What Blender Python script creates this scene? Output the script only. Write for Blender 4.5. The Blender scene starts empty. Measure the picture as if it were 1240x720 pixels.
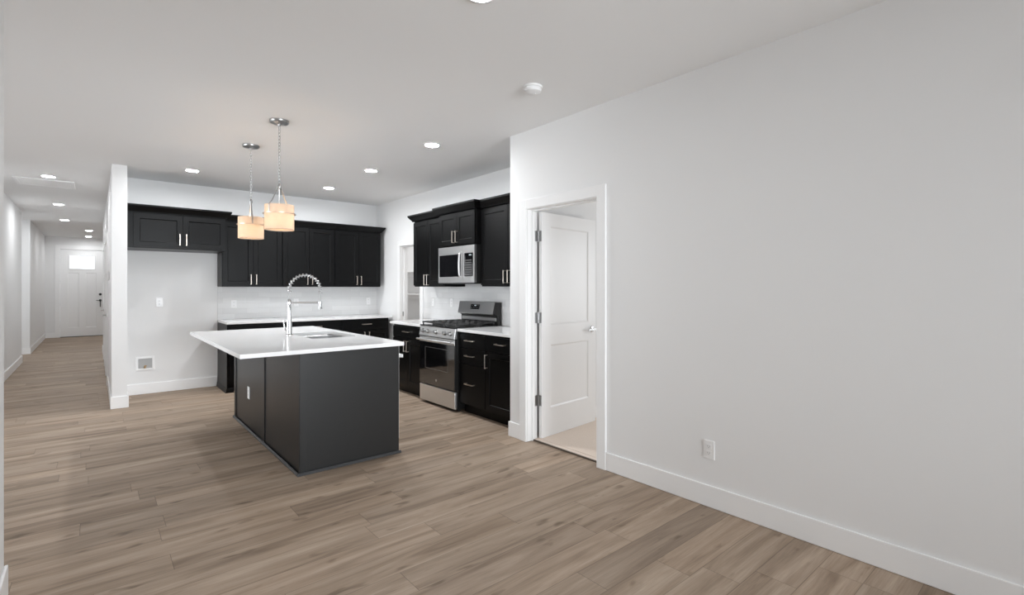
import bpy, bmesh, math, random
from mathutils import Vector, Matrix
random.seed(7)
S = bpy.context.scene
COL = S.collection
PI = math.pi
R = math.radians

# ------------------------------------------------------------------ camera
EYE = 1.36
cam_d = bpy.data.cameras.new('camera')
cam = bpy.data.objects.new('camera', cam_d)
COL.objects.link(cam)
cam.location = (0, 0, EYE)
cam.rotation_euler = (PI / 2, 0, -R(40.292))
cam_d.sensor_fit = 'HORIZONTAL'
cam_d.sensor_width = 36.0
cam_d.lens = 36.0 * 598.0 / 1240.0
cam_d.shift_y = -12.0 / 1240.0
cam_d.clip_start = 0.05
S.camera = cam

# ------------------------------------------------------------------ view, world, light
S.view_settings.view_transform = 'Standard'
S.view_settings.look = 'None'
S.view_settings.exposure = 0.0
S.view_settings.gamma = 1.0
S.view_settings.use_curve_mapping = False
S.cycles.use_denoising = True
S.cycles.max_bounces = 14
S.cycles.diffuse_bounces = 8
S.cycles.glossy_bounces = 5
S.cycles.caustics_reflective = False
S.cycles.caustics_refractive = False
S.cycles.sample_clamp_indirect = 6.0

W = bpy.data.worlds.new('sky')
S.world = W
W.use_nodes = True
bg = W.node_tree.nodes['Background']
bg.inputs[0].default_value = (0.95, 0.97, 1.0, 1)
bg.inputs[1].default_value = 1.25


def area(name, loc, target, sx, sy, power, col=(1, 1, 1), spread=180):
    d = bpy.data.lights.new(name, 'AREA')
    d.shape = 'RECTANGLE'
    d.size = sx
    d.size_y = sy
    d.energy = power
    d.color = col
    d.spread = R(spread)
    o = bpy.data.objects.new(name, d)
    COL.objects.link(o)
    o.location = loc
    v = Vector(target) - Vector(loc)
    o.rotation_euler = v.to_track_quat('-Z', 'Y').to_euler()
    return o


P_REAR_FILL, P_SIDE, P_BED, P_FOYER = 54.0, 24.0, 37.0, 9.0
HALL_E = 275.0     # emission of a hall downlight lens
LIVING_E = 110.0   # emission of the living room downlight lens
DOWN_E = 570.0      # emission of a downlight lens
area('added_fill_rear', (1.25, -3.52, 1.15), (1.25, 2.0, 1.25), 2.5, 2.1, P_REAR_FILL, (0.90, 0.955, 1.0), 64)  # added frontal fill behind the viewer, beam narrowed to act like flash
area('added_fill_left', (-2.78, 5.2, 1.45), (1.0, 5.2, 1.52), 3.5, 1.9, P_SIDE, (0.90, 0.955, 1.0), 64)  # added fill from the left, beam narrowed to spare floor and ceiling
area('added_fill_bedroom', (6.15, 1.2, 1.45), (3.6, 2.4, 1.1), 1.7, 1.4, P_BED, (0.90, 0.955, 1.0))  # added lamp that brightens the bedroom; its wall has no window
area('added_fill_side_hall', (-2.5, 13.3, 1.5), (0, 13.3, 1.4), 1.1, 1.2, P_FOYER, (0.90, 0.955, 1.0))  # added fill inside the closed side hall, no window behind it

# ------------------------------------------------------------------ materials
MATS = {}


def mat(name, col=(0.8, 0.8, 0.8), rough=0.5, metal=0.0, spec=0.5, noise=0.0, nscale=20.0, bump=0.0, bscale=200.0, coat=0.0, trans=0.0):
    m = bpy.data.materials.new(name)
    m.use_nodes = True
    nt = m.node_tree
    b = nt.nodes['Principled BSDF']
    b.inputs['Base Color'].default_value = (*col, 1)
    b.inputs['Roughness'].default_value = rough
    b.inputs['Metallic'].default_value = metal
    b.inputs['Specular IOR Level'].default_value = spec
    if coat:
        b.inputs['Coat Weight'].default_value = coat
        b.inputs['Coat Roughness'].default_value = 0.05
    if trans:
        b.inputs['Transmission Weight'].default_value = trans
    if noise or bump:
        tc = nt.nodes.new('ShaderNodeTexCoord')
    if noise:
        n = nt.nodes.new('ShaderNodeTexNoise')
        n.inputs['Scale'].default_value = nscale
        n.inputs['Detail'].default_value = 4
        nt.links.new(tc.outputs['Object'], n.inputs['Vector'])
        mx = nt.nodes.new('ShaderNodeMix')
        mx.data_type = 'RGBA'
        mx.inputs[6].default_value = (*[c * (1 - noise) for c in col], 1)
        mx.inputs[7].default_value = (*[min(1, c * (1 + noise)) for c in col], 1)
        nt.links.new(n.outputs['Fac'], mx.inputs[0])
        nt.links.new(mx.outputs[2], b.inputs['Base Color'])
    if bump:
        n2 = nt.nodes.new('ShaderNodeTexNoise')
        n2.inputs['Scale'].default_value = bscale
        n2.inputs['Detail'].default_value = 3
        nt.links.new(tc.outputs['Object'], n2.inputs['Vector'])
        bp = nt.nodes.new('ShaderNodeBump')
        bp.inputs['Strength'].default_value = bump
        bp.inputs['Distance'].default_value = 0.003
        nt.links.new(n2.outputs['Fac'], bp.inputs['Height'])
        nt.links.new(bp.outputs['Normal'], b.inputs['Normal'])
    MATS[name] = m
    return m


M_WALL = mat('wall_paint', (0.815, 0.815, 0.815), 0.62, spec=0.25, bump=0.05, bscale=160)
M_CEIL = mat('ceiling_paint', (0.85, 0.85, 0.85), 0.8, spec=0.15, bump=0.12, bscale=60)
M_TRIM = mat('trim_paint', (0.875, 0.875, 0.875), 0.35, spec=0.4)
M_DOOR = mat('door_paint', (0.86, 0.86, 0.86), 0.32, spec=0.45)
M_CAB = mat('black_cabinet_paint', (0.0042, 0.0042, 0.0044), 0.33, spec=0.15, noise=0.06, nscale=12)
M_ISL = mat('black_island_panel', (0.0155, 0.0155, 0.0157), 0.36, spec=0.36, noise=0.05, nscale=10)
M_CABIN = mat('dark_cabinet_recess', (0.006, 0.006, 0.006), 0.6)
M_NICKEL = mat('brushed_nickel', (0.74, 0.66, 0.59), 0.28, 1.0, noise=0.04, nscale=60)
M_CHROME = mat('polished_chrome', (0.68, 0.68, 0.69), 0.16, 1.0)
M_SATIN = mat('satin_nickel', (0.40, 0.40, 0.40), 0.28, 1.0)
M_STEEL = mat('brushed_stainless_steel', (0.78, 0.78, 0.78), 0.36, 1.0, noise=0.04, nscale=90)
M_DKSTEEL = mat('darker_stainless_steel', (0.42, 0.42, 0.425), 0.36, 1.0, noise=0.05, nscale=70)
M_GLASSB = mat('black_glass', (0.006, 0.006, 0.007), 0.06, spec=0.9, coat=0.6)
M_BLK = mat('black_enamel', (0.012, 0.012, 0.012), 0.3)
M_IRON = mat('cast_iron', (0.045, 0.045, 0.045), 0.42, bump=0.2, bscale=300)
M_BLKPL = mat('black_plastic', (0.015, 0.015, 0.015), 0.45)
M_WPL = mat('white_plastic', (0.84, 0.84, 0.84), 0.3)
M_SLOT = mat('dark_slot', (0.10, 0.10, 0.10), 0.6)
M_BRASS = mat('brass', (0.55, 0.36, 0.18), 0.3, 1.0)
M_GREYBOX = mat('grey_plastic', (0.42, 0.42, 0.42), 0.5)
M_PRINT = mat('white_print', (0.55, 0.55, 0.55), 0.5)
M_DKHW = mat('black_hardware', (0.03, 0.03, 0.03), 0.35, 0.6)
M_QUARTZ = mat('white_quartz', (0.84, 0.84, 0.84), 0.09, spec=0.5, noise=0.03, nscale=260)
M_CARPET = mat('beige_carpet', (0.80, 0.69, 0.60), 0.95, spec=0.1, noise=0.16, nscale=130, bump=0.9, bscale=420)
M_RED = mat('brown_threshold', (0.10, 0.075, 0.058), 0.5)
M_SHOE = mat('dark_grey_shoe', (0.035, 0.036, 0.038), 0.4)


def emit(name, col, s):
    m = bpy.data.materials.new(name)
    m.use_nodes = True
    nt = m.node_tree
    b = nt.nodes['Principled BSDF']
    b.inputs['Base Color'].default_value = (0.9, 0.9, 0.9, 1)
    b.inputs['Emission Color'].default_value = (*col, 1)
    b.inputs['Emission Strength'].default_value = s
    return m


M_LENS = emit('downlight_lens', (0.96, 0.98, 1.0), DOWN_E)
M_LENS_L = emit('living_downlight_lens', (0.96, 0.98, 1.0), LIVING_E)
M_LENS_H = emit('hall_downlight_lens', (0.96, 0.98, 1.0), HALL_E)
M_BULB = emit('warm_bulb', (1.0, 0.70, 0.42), 78.0)
M_LCD = emit('clock_digits', (0.8, 0.95, 1.0), 0.45)
M_LCD.node_tree.nodes['Principled BSDF'].inputs['Base Color'].default_value = (0.05, 0.05, 0.05, 1)


def glass_mat():
    m = bpy.data.materials.new('frosted_glass')
    m.use_nodes = True
    b = m.node_tree.nodes['Principled BSDF']
    b.inputs['Base Color'].default_value = (0.97, 0.98, 1, 1)
    b.inputs['Roughness'].default_value = 0.25
    b.inputs['IOR'].default_value = 1.1
    b.inputs['Transmission Weight'].default_value = 1.0
    return m


M_FROST = glass_mat()


def shade_mat():
    m = bpy.data.materials.new('linen_shade')
    m.use_nodes = True
    nt = m.node_tree
    for n in list(nt.nodes):
        nt.nodes.remove(n)
    out = nt.nodes.new('ShaderNodeOutputMaterial')
    d = nt.nodes.new('ShaderNodeBsdfDiffuse')
    t = nt.nodes.new('ShaderNodeBsdfTranslucent')
    mx = nt.nodes.new('ShaderNodeMixShader')
    tc = nt.nodes.new('ShaderNodeTexCoord')
    n = nt.nodes.new('ShaderNodeTexNoise')
    mp = nt.nodes.new('ShaderNodeMapping')
    mp.inputs['Scale'].default_value = (30, 30, 400)
    nt.links.new(tc.outputs['Object'], mp.inputs['Vector'])
    nt.links.new(mp.outputs[0], n.inputs['Vector'])
    n.inputs['Scale'].default_value = 1.0
    cr = nt.nodes.new('ShaderNodeMix')
    cr.data_type = 'RGBA'
    cr.inputs[6].default_value = (0.70, 0.63, 0.55, 1)
    cr.inputs[7].default_value = (0.80, 0.73, 0.65, 1)
    nt.links.new(n.outputs['Fac'], cr.inputs[0])
    nt.links.new(cr.outputs[2], d.inputs[0])
    nt.links.new(cr.outputs[2], t.inputs[0])
    mx.inputs[0].default_value = 0.5
    nt.links.new(d.outputs[0], mx.inputs[1])
    nt.links.new(t.outputs[0], mx.inputs[2])
    nt.links.new(mx.outputs[0], out.inputs[0])
    return m


M_SHADE = shade_mat()


class NT:
    """tiny helper for maths node trees"""
    def __init__(s, m):
        m.use_nodes = True
        s.t = m.node_tree
        s.b = s.t.nodes['Principled BSDF']

    def n(s, kind, **kw):
        x = s.t.nodes.new(kind)
        for k, v in kw.items():
            setattr(x, k, v)
        return x

    def l(s, a, b):
        s.t.links.new(a, b)

    def m(s, op, a, b=None, c=None):
        x = s.n('ShaderNodeMath', operation=op)
        for i, v in enumerate((a, b, c)):
            if v is None:
                continue
            if isinstance(v, (int, float)):
                x.inputs[i].default_value = v
            else:
                s.l(v, x.inputs[i])
        return x.outputs[0]

    def comb(s, a, b, c=0.0):
        x = s.n('ShaderNodeCombineXYZ')
        for i, v in enumerate((a, b, c)):
            if isinstance(v, (int, float)):
                x.inputs[i].default_value = v
            else:
                s.l(v, x.inputs[i])
        return x.outputs[0]

    def ramp(s, fac, stops):
        r = s.n('ShaderNodeValToRGB')
        e = r.color_ramp.elements
        while len(e) < len(stops):
            e.new(0.5)
        for i, (p, c) in enumerate(stops):
            e[i].position = p
            e[i].color = (*c, 1)
        s.l(fac, r.inputs[0])
        return r.outputs[0]

    def mix(s, fac, a, b, blend='MIX'):
        x = s.n('ShaderNodeMix', data_type='RGBA', blend_type=blend)
        for i, v in ((0, fac), (6, a), (7, b)):
            if isinstance(v, (int, float)):
                x.inputs[i].default_value = v
            elif isinstance(v, tuple):
                x.inputs[i].default_value = (*v, 1)
            else:
                s.l(v, x.inputs[i])
        return x.outputs[2]


def floor_material():
    m = bpy.data.materials.new('oak_plank_floor')
    k = NT(m)
    PW, PL, PH = 0.182, 1.22, 1.78
    tc = k.n('ShaderNodeTexCoord')
    sp = k.n('ShaderNodeSeparateXYZ')
    k.l(tc.outputs['Object'], sp.inputs[0])
    X, Y = sp.outputs[0], sp.outputs[1]
    v = k.m('DIVIDE', k.m('SUBTRACT', Y, PH), PW)
    row = k.m('FLOOR', v)
    fv = k.m('SUBTRACT', v, row)
    wn = k.n('ShaderNodeTexWhiteNoise', noise_dimensions='1D')
    k.l(row, wn.inputs['W'])
    u = k.m('ADD', k.m('DIVIDE', X, PL), k.m('MULTIPLY', wn.outputs['Value'], 7.31))
    colm = k.m('FLOOR', u)
    fu = k.m('SUBTRACT', u, colm)
    w2 = k.n('ShaderNodeTexWhiteNoise', noise_dimensions='2D')
    k.l(k.comb(row, colm), w2.inputs['Vector'])
    rnd = w2.outputs['Value']
    w3 = k.n('ShaderNodeTexWhiteNoise', noise_dimensions='2D')
    k.l(k.comb(colm, k.m('ADD', row, 37.0)), w3.inputs['Vector'])
    rnd2 = w3.outputs['Value']
    # seams
    eu = k.m('MULTIPLY', k.m('MINIMUM', fu, k.m('SUBTRACT', 1.0, fu)), PL)
    ev = k.m('MULTIPLY', k.m('MINIMUM', fv, k.m('SUBTRACT', 1.0, fv)), PW)
    edge = k.m('MINIMUM', eu, ev)
    seam = k.n('ShaderNodeMapRange')
    seam.inputs[1].default_value = 0.0004
    seam.inputs[2].default_value = 0.0022
    seam.inputs[3].default_value = 1.0
    seam.inputs[4].default_value = 0.0
    k.l(edge, seam.inputs[0])
    # grain
    gx = k.m('ADD', X, k.m('MULTIPLY', rnd, 31.0))
    gy = k.m('ADD', Y, k.m('MULTIPLY', rnd2, 17.0))
    n1 = k.n('ShaderNodeTexNoise')
    k.l(k.comb(k.m('MULTIPLY', gx, 1.0), k.m('MULTIPLY', gy, 11.0)), n1.inputs['Vector'])
    n1.inputs['Scale'].default_value = 1.0
    n1.inputs['Detail'].default_value = 5
    n1.inputs['Roughness'].default_value = 0.55
    n1.inputs['Distortion'].default_value = 0.8
    n2 = k.n('ShaderNodeTexNoise')
    k.l(k.comb(k.m('MULTIPLY', gx, 6.0), k.m('MULTIPLY', gy, 150.0)), n2.inputs['Vector'])
    n2.inputs['Scale'].default_value = 1.0
    n2.inputs['Detail'].default_value = 3
    n3 = k.n('ShaderNodeTexNoise')
    k.l(k.comb(k.m('MULTIPLY', gx, 4.5), k.m('MULTIPLY', gy, 11.0)), n3.inputs['Vector'])
    n3.inputs['Scale'].default_value = 1.0
    n3.inputs['Detail'].default_value = 2
    base = k.ramp(n1.outputs['Fac'], [(0.27, (0.205, 0.150, 0.107)), (0.48, (0.352, 0.268, 0.199)), (0.72, (0.475, 0.376, 0.290))])
    fine = k.ramp(n2.outputs['Fac'], [(0.3, (0.86, 0.86, 0.86)), (0.65, (1.05, 1.05, 1.05))])
    c = k.mix(1.0, base, fine, 'MULTIPLY')
    tone = k.ramp(rnd, [(0.0, (0.85, 0.84, 0.84)), (0.5, (0.98, 0.98, 0.98)), (1.0, (1.11, 1.10, 1.10))])
    c = k.mix(1.0, c, tone, 'MULTIPLY')
    grey = k.mix(k.m('MULTIPLY', rnd2, 0.16), c, (0.27, 0.235, 0.20))
    knot = k.ramp(n3.outputs['Fac'], [(0.0, (0.45, 0.42, 0.40)), (0.27, (0.62, 0.6, 0.58)), (0.36, (1, 1, 1))])
    c = k.mix(1.0, grey, knot, 'MULTIPLY')
    c = k.mix(k.m('MULTIPLY', seam.outputs[0], 0.55), c, (0.06, 0.045, 0.036))
    k.l(c, k.b.inputs['Base Color'])
    rg = k.n('ShaderNodeMapRange')
    rg.inputs[3].default_value = 0.48
    rg.inputs[4].default_value = 0.60
    k.l(n2.outputs['Fac'], rg.inputs[0])
    k.l(rg.outputs[0], k.b.inputs['Roughness'])
    k.b.inputs['Specular IOR Level'].default_value = 0.14
    bp = k.n('ShaderNodeBump')
    bp.inputs['Strength'].default_value = 0.25
    bp.inputs['Distance'].default_value = 0.001
    h = k.m('SUBTRACT', k.m('MULTIPLY', n2.outputs['Fac'], 0.35), seam.outputs[0])
    k.l(h, bp.inputs['Height'])
    k.l(bp.outputs[0], k.b.inputs['Normal'])
    return m


M_FLOOR = floor_material()


def tile_material(axis):
    """glossy white running-bond tile; axis = the horizontal object axis"""
    m = bpy.data.materials.new('white_gloss_tile')
    k = NT(m)
    TW, TH = 0.305, 0.0762
    tc = k.n('ShaderNodeTexCoord')
    sp = k.n('ShaderNodeSeparateXYZ')
    k.l(tc.outputs['Object'], sp.inputs[0])
    X, Z = sp.outputs[axis], sp.outputs[2]
    v = k.m('DIVIDE', k.m('SUBTRACT', Z, 0.915), TH)
    row = k.m('FLOOR', v)
    fv = k.m('SUBTRACT', v, row)
    u = k.m('ADD', k.m('DIVIDE', X, TW), k.m('MULTIPLY', row, 0.5))
    colm = k.m('FLOOR', u)
    fu = k.m('SUBTRACT', u, colm)
    eu = k.m('MULTIPLY', k.m('MINIMUM', fu, k.m('SUBTRACT', 1.0, fu)), TW)
    ev = k.m('MULTIPLY', k.m('MINIMUM', fv, k.m('SUBTRACT', 1.0, fv)), TH)
    g = k.n('ShaderNodeMapRange')
    g.inputs[1].default_value = 0.0008
    g.inputs[2].default_value = 0.0026
    g.inputs[3].default_value = 1.0
    g.inputs[4].default_value = 0.0
    k.l(k.m('MINIMUM', eu, ev), g.inputs[0])
    w2 = k.n('ShaderNodeTexWhiteNoise', noise_dimensions='2D')
    k.l(k.comb(row, colm), w2.inputs['Vector'])
    tone = k.ramp(w2.outputs['Value'], [(0.0, (0.70, 0.70, 0.70)), (1.0, (0.77, 0.77, 0.77))])
    c = k.mix(g.outputs[0], tone, (0.62, 0.62, 0.62))
    k.l(c, k.b.inputs['Base Color'])
    r = k.m('ADD', k.m('MULTIPLY', g.outputs[0], 0.5), 0.12)
    k.l(r, k.b.inputs['Roughness'])
    nz = k.n('ShaderNodeTexNoise')
    nz.inputs['Scale'].default_value = 9
    k.l(tc.outputs['Object'], nz.inputs['Vector'])
    bp = k.n('ShaderNodeBump')
    bp.inputs['Strength'].default_value = 0.5
    bp.inputs['Distance'].default_value = 0.002
    k.l(k.m('SUBTRACT', k.m('MULTIPLY', nz.outputs['Fac'], 0.6), g.outputs[0]), bp.inputs['Height'])
    k.l(bp.outputs[0], k.b.inputs['Normal'])
    return m


# ------------------------------------------------------------------ mesh helpers
def BM():
    return bmesh.new()


def box(bm, x0, x1, y0, y1, z0, z1):
    if x0 > x1: x0, x1 = x1, x0
    if y0 > y1: y0, y1 = y1, y0
    if z0 > z1: z0, z1 = z1, z0
    v = [bm.verts.new(p) for p in ((x0, y0, z0), (x1, y0, z0), (x1, y1, z0), (x0, y1, z0), (x0, y0, z1), (x1, y0, z1), (x1, y1, z1), (x0, y1, z1))]
    for f in ((3, 2, 1, 0), (4, 5, 6, 7), (0, 1, 5, 4), (1, 2, 6, 5), (2, 3, 7, 6), (3, 0, 4, 7)):
        bm.faces.new([v[i] for i in f])
    return bm


def prism(bm, pts, a, b, axis):
    """extrude a closed 2D outline from a to b along axis (0,1,2)"""
    def mk(p, t):
        q = [p[0], p[1]]
        q.insert(axis, t)
        return q
    A = [bm.verts.new(mk(p, a)) for p in pts]
    B = [bm.verts.new(mk(p, b)) for p in pts]
    n = len(pts)
    bm.faces.new(A)
    bm.faces.new(B[::-1])
    for i in range(n):
        bm.faces.new((A[i], B[i], B[(i + 1) % n], A[(i + 1) % n]))
    bmesh.ops.recalc_face_normals(bm, faces=bm.faces[:])
    return bm


def lathe(bm, prof, c=(0, 0, 0), n=32, axis='z'):
    """surface of revolution; prof = [(radius, height)...]"""
    rings = []
    for r, h in prof:
        ring = []
        for i in range(n):
            t = 2 * PI * i / n
            a, b = r * math.cos(t), r * math.sin(t)
            p = (a, b, h) if axis == 'z' else ((a, h, b) if axis == 'y' else (h, a, b))
            ring.append(bm.verts.new((p[0] + c[0], p[1] + c[1], p[2] + c[2])))
        rings.append(ring)
    for A, B in zip(rings, rings[1:]):
        for i in range(n):
            bm.faces.new((A[i], A[(i + 1) % n], B[(i + 1) % n], B[i]))
    loop = prof[0] == prof[-1]
    if prof[0][0] > 1e-5 and not loop:
        bm.faces.new(rings[0])
    if prof[-1][0] > 1e-5 and not loop:
        bm.faces.new(rings[-1][::-1])
    bmesh.ops.remove_doubles(bm, verts=bm.verts[:], dist=1e-6)
    bmesh.ops.recalc_face_normals(bm, faces=bm.faces[:])
    return bm


def tube(bm, pts, r, n=10, closed=False, flat=None):
    """sweep a round (or flat=(w,h)) section along pts"""
    pts = [Vector(p) for p in pts]
    N = len(pts)
    rings = []
    up = None
    for i, p in enumerate(pts):
        if closed:
            t = pts[(i + 1) % N] - pts[i - 1]
        else:
            t = pts[min(i + 1, N - 1)] - pts[max(i - 1, 0)]
        t.normalize()
        if up is None:
            up = Vector((0, 0, 1)) if abs(t.z) < 0.9 else Vector((1, 0, 0))
        s = t.cross(up)
        if s.length < 1e-6:
            s = t.cross(Vector((0, 1, 0)))
        s.normalize()
        up = s.cross(t).normalized()
        rr = r[i] if isinstance(r, (list, tuple)) else r
        if flat:
            sec = [(-flat[0], -flat[1]), (flat[0], -flat[1]), (flat[0], flat[1]), (-flat[0], flat[1])]
        else:
            sec = [(rr * math.cos(2 * PI * k / n), rr * math.sin(2 * PI * k / n)) for k in range(n)]
        rings.append([bm.verts.new(p + s * a + up * b) for a, b in sec])
    m = len(rings[0])
    for i in range(N if closed else N - 1):
        A, B = rings[i], rings[(i + 1) % N]
        for k in range(m):
            bm.faces.new((A[k], A[(k + 1) % m], B[(k + 1) % m], B[k]))
    if not closed:
        bm.faces.new(rings[0][::-1])
        bm.faces.new(rings[-1])
    bmesh.ops.recalc_face_normals(bm, faces=bm.faces[:])
    return bm


def obj(name, bm, m, parent=None, bevel=0.0, smooth=False, label=None):
    me = bpy.data.meshes.new(name)
    bm.to_mesh(me)
    bm.free()
    me.materials.append(m)
    o = bpy.data.objects.new(name, me)
    COL.objects.link(o)
    if parent is not None:
        o.parent = parent
    if smooth:
        for p in me.polygons:
            p.use_smooth = True
        e = o.modifiers.new('edge', 'EDGE_SPLIT')
        e.split_angle = R(38)
    if bevel:
        b = o.modifiers.new('bevel', 'BEVEL')
        b.width = bevel
        b.segments = 2
        b.limit_method = 'ANGLE'
        b.angle_limit = R(40)
    if label:
        o['label'] = label
    return o


def tag(o, label, cat, group=None):
    o['label'] = label
    o['category'] = cat
    if group:
        o['group'] = group
    return o


def thing(name, label, cat, loc=(0, 0, 0), rotz=0.0, group=None):
    o = bpy.data.objects.new(name, None)
    o.empty_display_size = 0.1
    COL.objects.link(o)
    o.location = loc
    o.rotation_euler = (0, 0, rotz)
    return tag(o, label, cat, group)


def struct(name, bm, m, parent=None, bevel=0.0):
    o = obj(name, bm, m, parent, bevel)
    if parent is None:
        o['kind'] = 'structure'
    return o


def dup(root, loc, rotz, label, group=None):
    r = root.copy()
    COL.objects.link(r)
    r.location = loc
    r.rotation_euler = (0, 0, rotz)
    r['label'] = label
    if group:
        r['group'] = group
    for ch in list(root.children):
        c = ch.copy()
        COL.objects.link(c)
        c.parent = r
        for g in list(ch.children):
            d = g.copy()
            COL.objects.link(d)
            d.parent = c
    return r


# ------------------------------------------------------------------ the room shell
CH = 2.743           # ceiling height
XR = 2.92            # living room right wall face
XK = 3.66            # stove wall face
YB = 7.86            # kitchen back wall face
YC = 3.47            # end of the right wall
XL = -0.30           # left wall face
HL = -0.99           # hall left wall face
PX0, PX1 = 0.158, 0.295   # partition between hall and kitchen
YP = 7.11
YF = 18.2            # front door wall

b = BM(); box(b, -3.2, 5.4, -4.2, 18.9, -0.12, 0.0)
struct('floor', b, M_FLOOR)
b = BM(); box(b, -3.2, 6.6, -4.2, 18.9, CH, CH + 0.15)
struct('ceiling', b, M_CEIL)
XR_ = 2.92
b = BM(); box(b, 2.980, 2.9915, 2.44, 3.232, 0.0005, 0.013)
struct('trim_8', b, M_RED)
b = BM(); box(b, 2.992, XR_ + 0.12, 2.44, 3.232, 0.0005, 0.013); box(b, 3.0402, 6.5, -1.4, 3.35, 0.0005, 0.014)
struct('floor_bedroom', b, M_CARPET, bevel=0.004)

# right wall with the bedroom doorway (Y 2.44 .. 3.15, to 2.045)
DY0, DY1, DZ = 2.44, 3.234, 2.045
WT = 0.12
b = BM()
box(b, XR, XR + WT, -3.7, DY0 - 0.02, 0, CH)
box(b, XR, XR + WT, DY1 + 0.02, YC, 0, CH)
box(b, XR, XR + WT, DY0 - 0.02, DY1 + 0.02, DZ + 0.02, CH)
struct('wall_right', b, M_WALL)
b = BM(); box(b, XR + WT, XK + 0.12, YC - 0.12, YC, 0, CH)
struct('wall_kitchen_end', b, M_WALL)
# stove wall with the pantry doorway
QY0, QY1, QZ = 6.39, 7.0, 2.0
b = BM()
box(b, XK, XK + 0.12, YC, QY0 - 0.02, 0, CH)
box(b, XK, XK + 0.12, QY1 + 0.02, YB + 0.12, 0, CH)
box(b, XK, XK + 0.12, QY0 - 0.02, QY1 + 0.02, QZ + 0.02, CH)
struct('wall_stove', b, M_WALL)
b = BM(); box(b, PX1, XK, YB, YB + 0.12, 0, CH)
struct('wall_back', b, M_WALL)
b = BM(); box(b, PX0, PX1, YP, 13.7, 0, CH)
struct('wall_partition', b, M_WALL)
b = BM()
box(b, XL - 0.12, XL, -3.7, 3.1, 0, CH)
struct('wall_left', b, M_WALL)
b = BM()
box(b, -3.0, XL - 0.12, 2.98, 3.1, 0, CH)
struct('wall_left_return', b, M_WALL)
# the side room left of the hall mouth, with an unseen opening added and sized for the left fill lamp
b = BM()
box(b, -3.0, -2.88, 3.1, 7.4, 0, 0.45); box(b, -3.0, -2.88, 3.1, 7.4, 2.45, CH)
box(b, -3.0, -2.88, 3.1, 3.42, 0.45, 2.45); box(b, -3.0, -2.88, 7.0, 7.4, 0.45, 2.45)
struct('wall_side_room', b, M_WALL)
b = BM()
box(b, HL - 0.12, HL, 7.28, 12.55, 0, CH)
box(b, HL - 0.12, HL, 14.1, YF, 0, CH)
struct('wall_hall_left', b, M_WALL)
b = BM()
box(b, -3.0, HL - 0.12, 7.28, 7.40, 0, CH)
struct('wall_side_room_end', b, M_WALL)
b = BM()
box(b, -2.7, HL - 0.12, 12.43, 12.55, 0, CH); box(b, -2.7, HL - 0.12, 14.1, 14.22, 0, CH); box(b, -2.82, -2.7, 12.43, 14.22, 0, CH)
struct('wall_side_hall', b, M_WALL)
# front wall with the doorway
FX0, FX1, FZ = -0.69, 0.225, 2.41
b = BM()
box(b, HL - 0.12, FX0 - 0.02, YF, YF + 0.15, 0, CH)
box(b, FX1 + 0.02, 1.62, YF, YF + 0.15, 0, CH)
box(b, FX0 - 0.02, FX1 + 0.02, YF, YF + 0.15, FZ + 0.02, CH)
struct('wall_front', b, M_WALL)
b = BM()
box(b, PX1, 1.5, 13.58, 13.7, 0, CH); box(b, 1.5, 1.62, 13.58, YF, 0, CH)
struct('wall_foyer', b, M_WALL)
# wall behind the viewer with a wide glazed door
b = BM()
box(b, XL - 0.12, 0.0, -3.7, -3.58, 0, CH); box(b, 2.5, XR, -3.7, -3.58, 0, CH); box(b, 0.0, 2.5, -3.7, -3.58, 2.2, CH)
struct('wall_rear', b, M_WALL)
b = BM()
for x in (0.0, 1.22, 2.44):
    box(b, x, x + 0.06, -3.66, -3.6, 0.0, 2.2)
box(b, 0.06, 2.44, -3.66, -3.6, 2.13, 2.2); box(b, 0.06, 2.44, -3.66, -3.6, 0.0, 0.08)
struct('window_1', b, M_TRIM)
# bedroom and pantry shells
b = BM()
box(b, 6.5, 6.62, -1.4, 3.35, 0, CH); box(b, XR + WT, 6.5, -1.52, -1.4, 0, CH); box(b, XK + 0.12, 6.5, 3.35, 3.47, 0, CH)
struct('wall_bedroom', b, M_WALL)
b = BM()
box(b, XK + 0.12, 5.3, YB, YB + 0.12, 0, CH); box(b, 5.3, 5.42, 5.6, YB + 0.12, 0, CH); box(b, XK + 0.12, 5.3, 5.6, 5.72, 0, CH)
struct('wall_pantry', b, M_WALL)

# ------------------------------------------------------------------ baseboards and door trim
BH, BT = 0.135, 0.013


def base_bm(b, x0, x1, y0, y1):
    box(b, x0, x1, y0, y1, 0.001, BH)


b = BM(); base_bm(b, XR - BT, XR, -3.58, DY0 - 0.0875)
base_bm(b, XR - BT, XR, DY1 + 0.0875, YC + BT); base_bm(b, XR, XK - 0.64, YC, YC + BT)
struct('baseboard_right', b, M_TRIM, bevel=0.004)
b = BM(); base_bm(b, PX1, 1.305, YB - BT, YB)
struct('baseboard_back', b, M_TRIM, bevel=0.004)
b = BM(); base_bm(b, PX0 - BT, PX1 + BT, YP - BT, YP); base_bm(b, PX1, PX1 + BT, YP, YB - BT)
for y0, y1 in ((YP, 8.86), (9.94, 11.1), (12.2, 13.7)):
    base_bm(b, PX0 - BT, PX0, y0, y1)
struct('baseboard_partition', b, M_TRIM, bevel=0.004)
b = BM(); base_bm(b, XL, XL + BT, -3.58, 3.1 + BT); base_bm(b, XL - 0.12, XL, 3.1, 3.1 + BT)
struct('baseboard_left', b, M_TRIM, bevel=0.004)
b = BM(); base_bm(b, HL, HL + BT, 7.28, 12.55 + BT); base_bm(b, HL, HL + BT, 14.1 - BT, YF - BT); base_bm(b, -1.8, HL, 14.1 - BT, 14.1)
base_bm(b, HL, FX0 - 0.11, YF - BT, YF)
struct('baseboard_hall', b, M_TRIM, bevel=0.004)
b = BM(); base_bm(b, XK - BT, XK, QY1 + 0.09, YB - 0.66)
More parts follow.
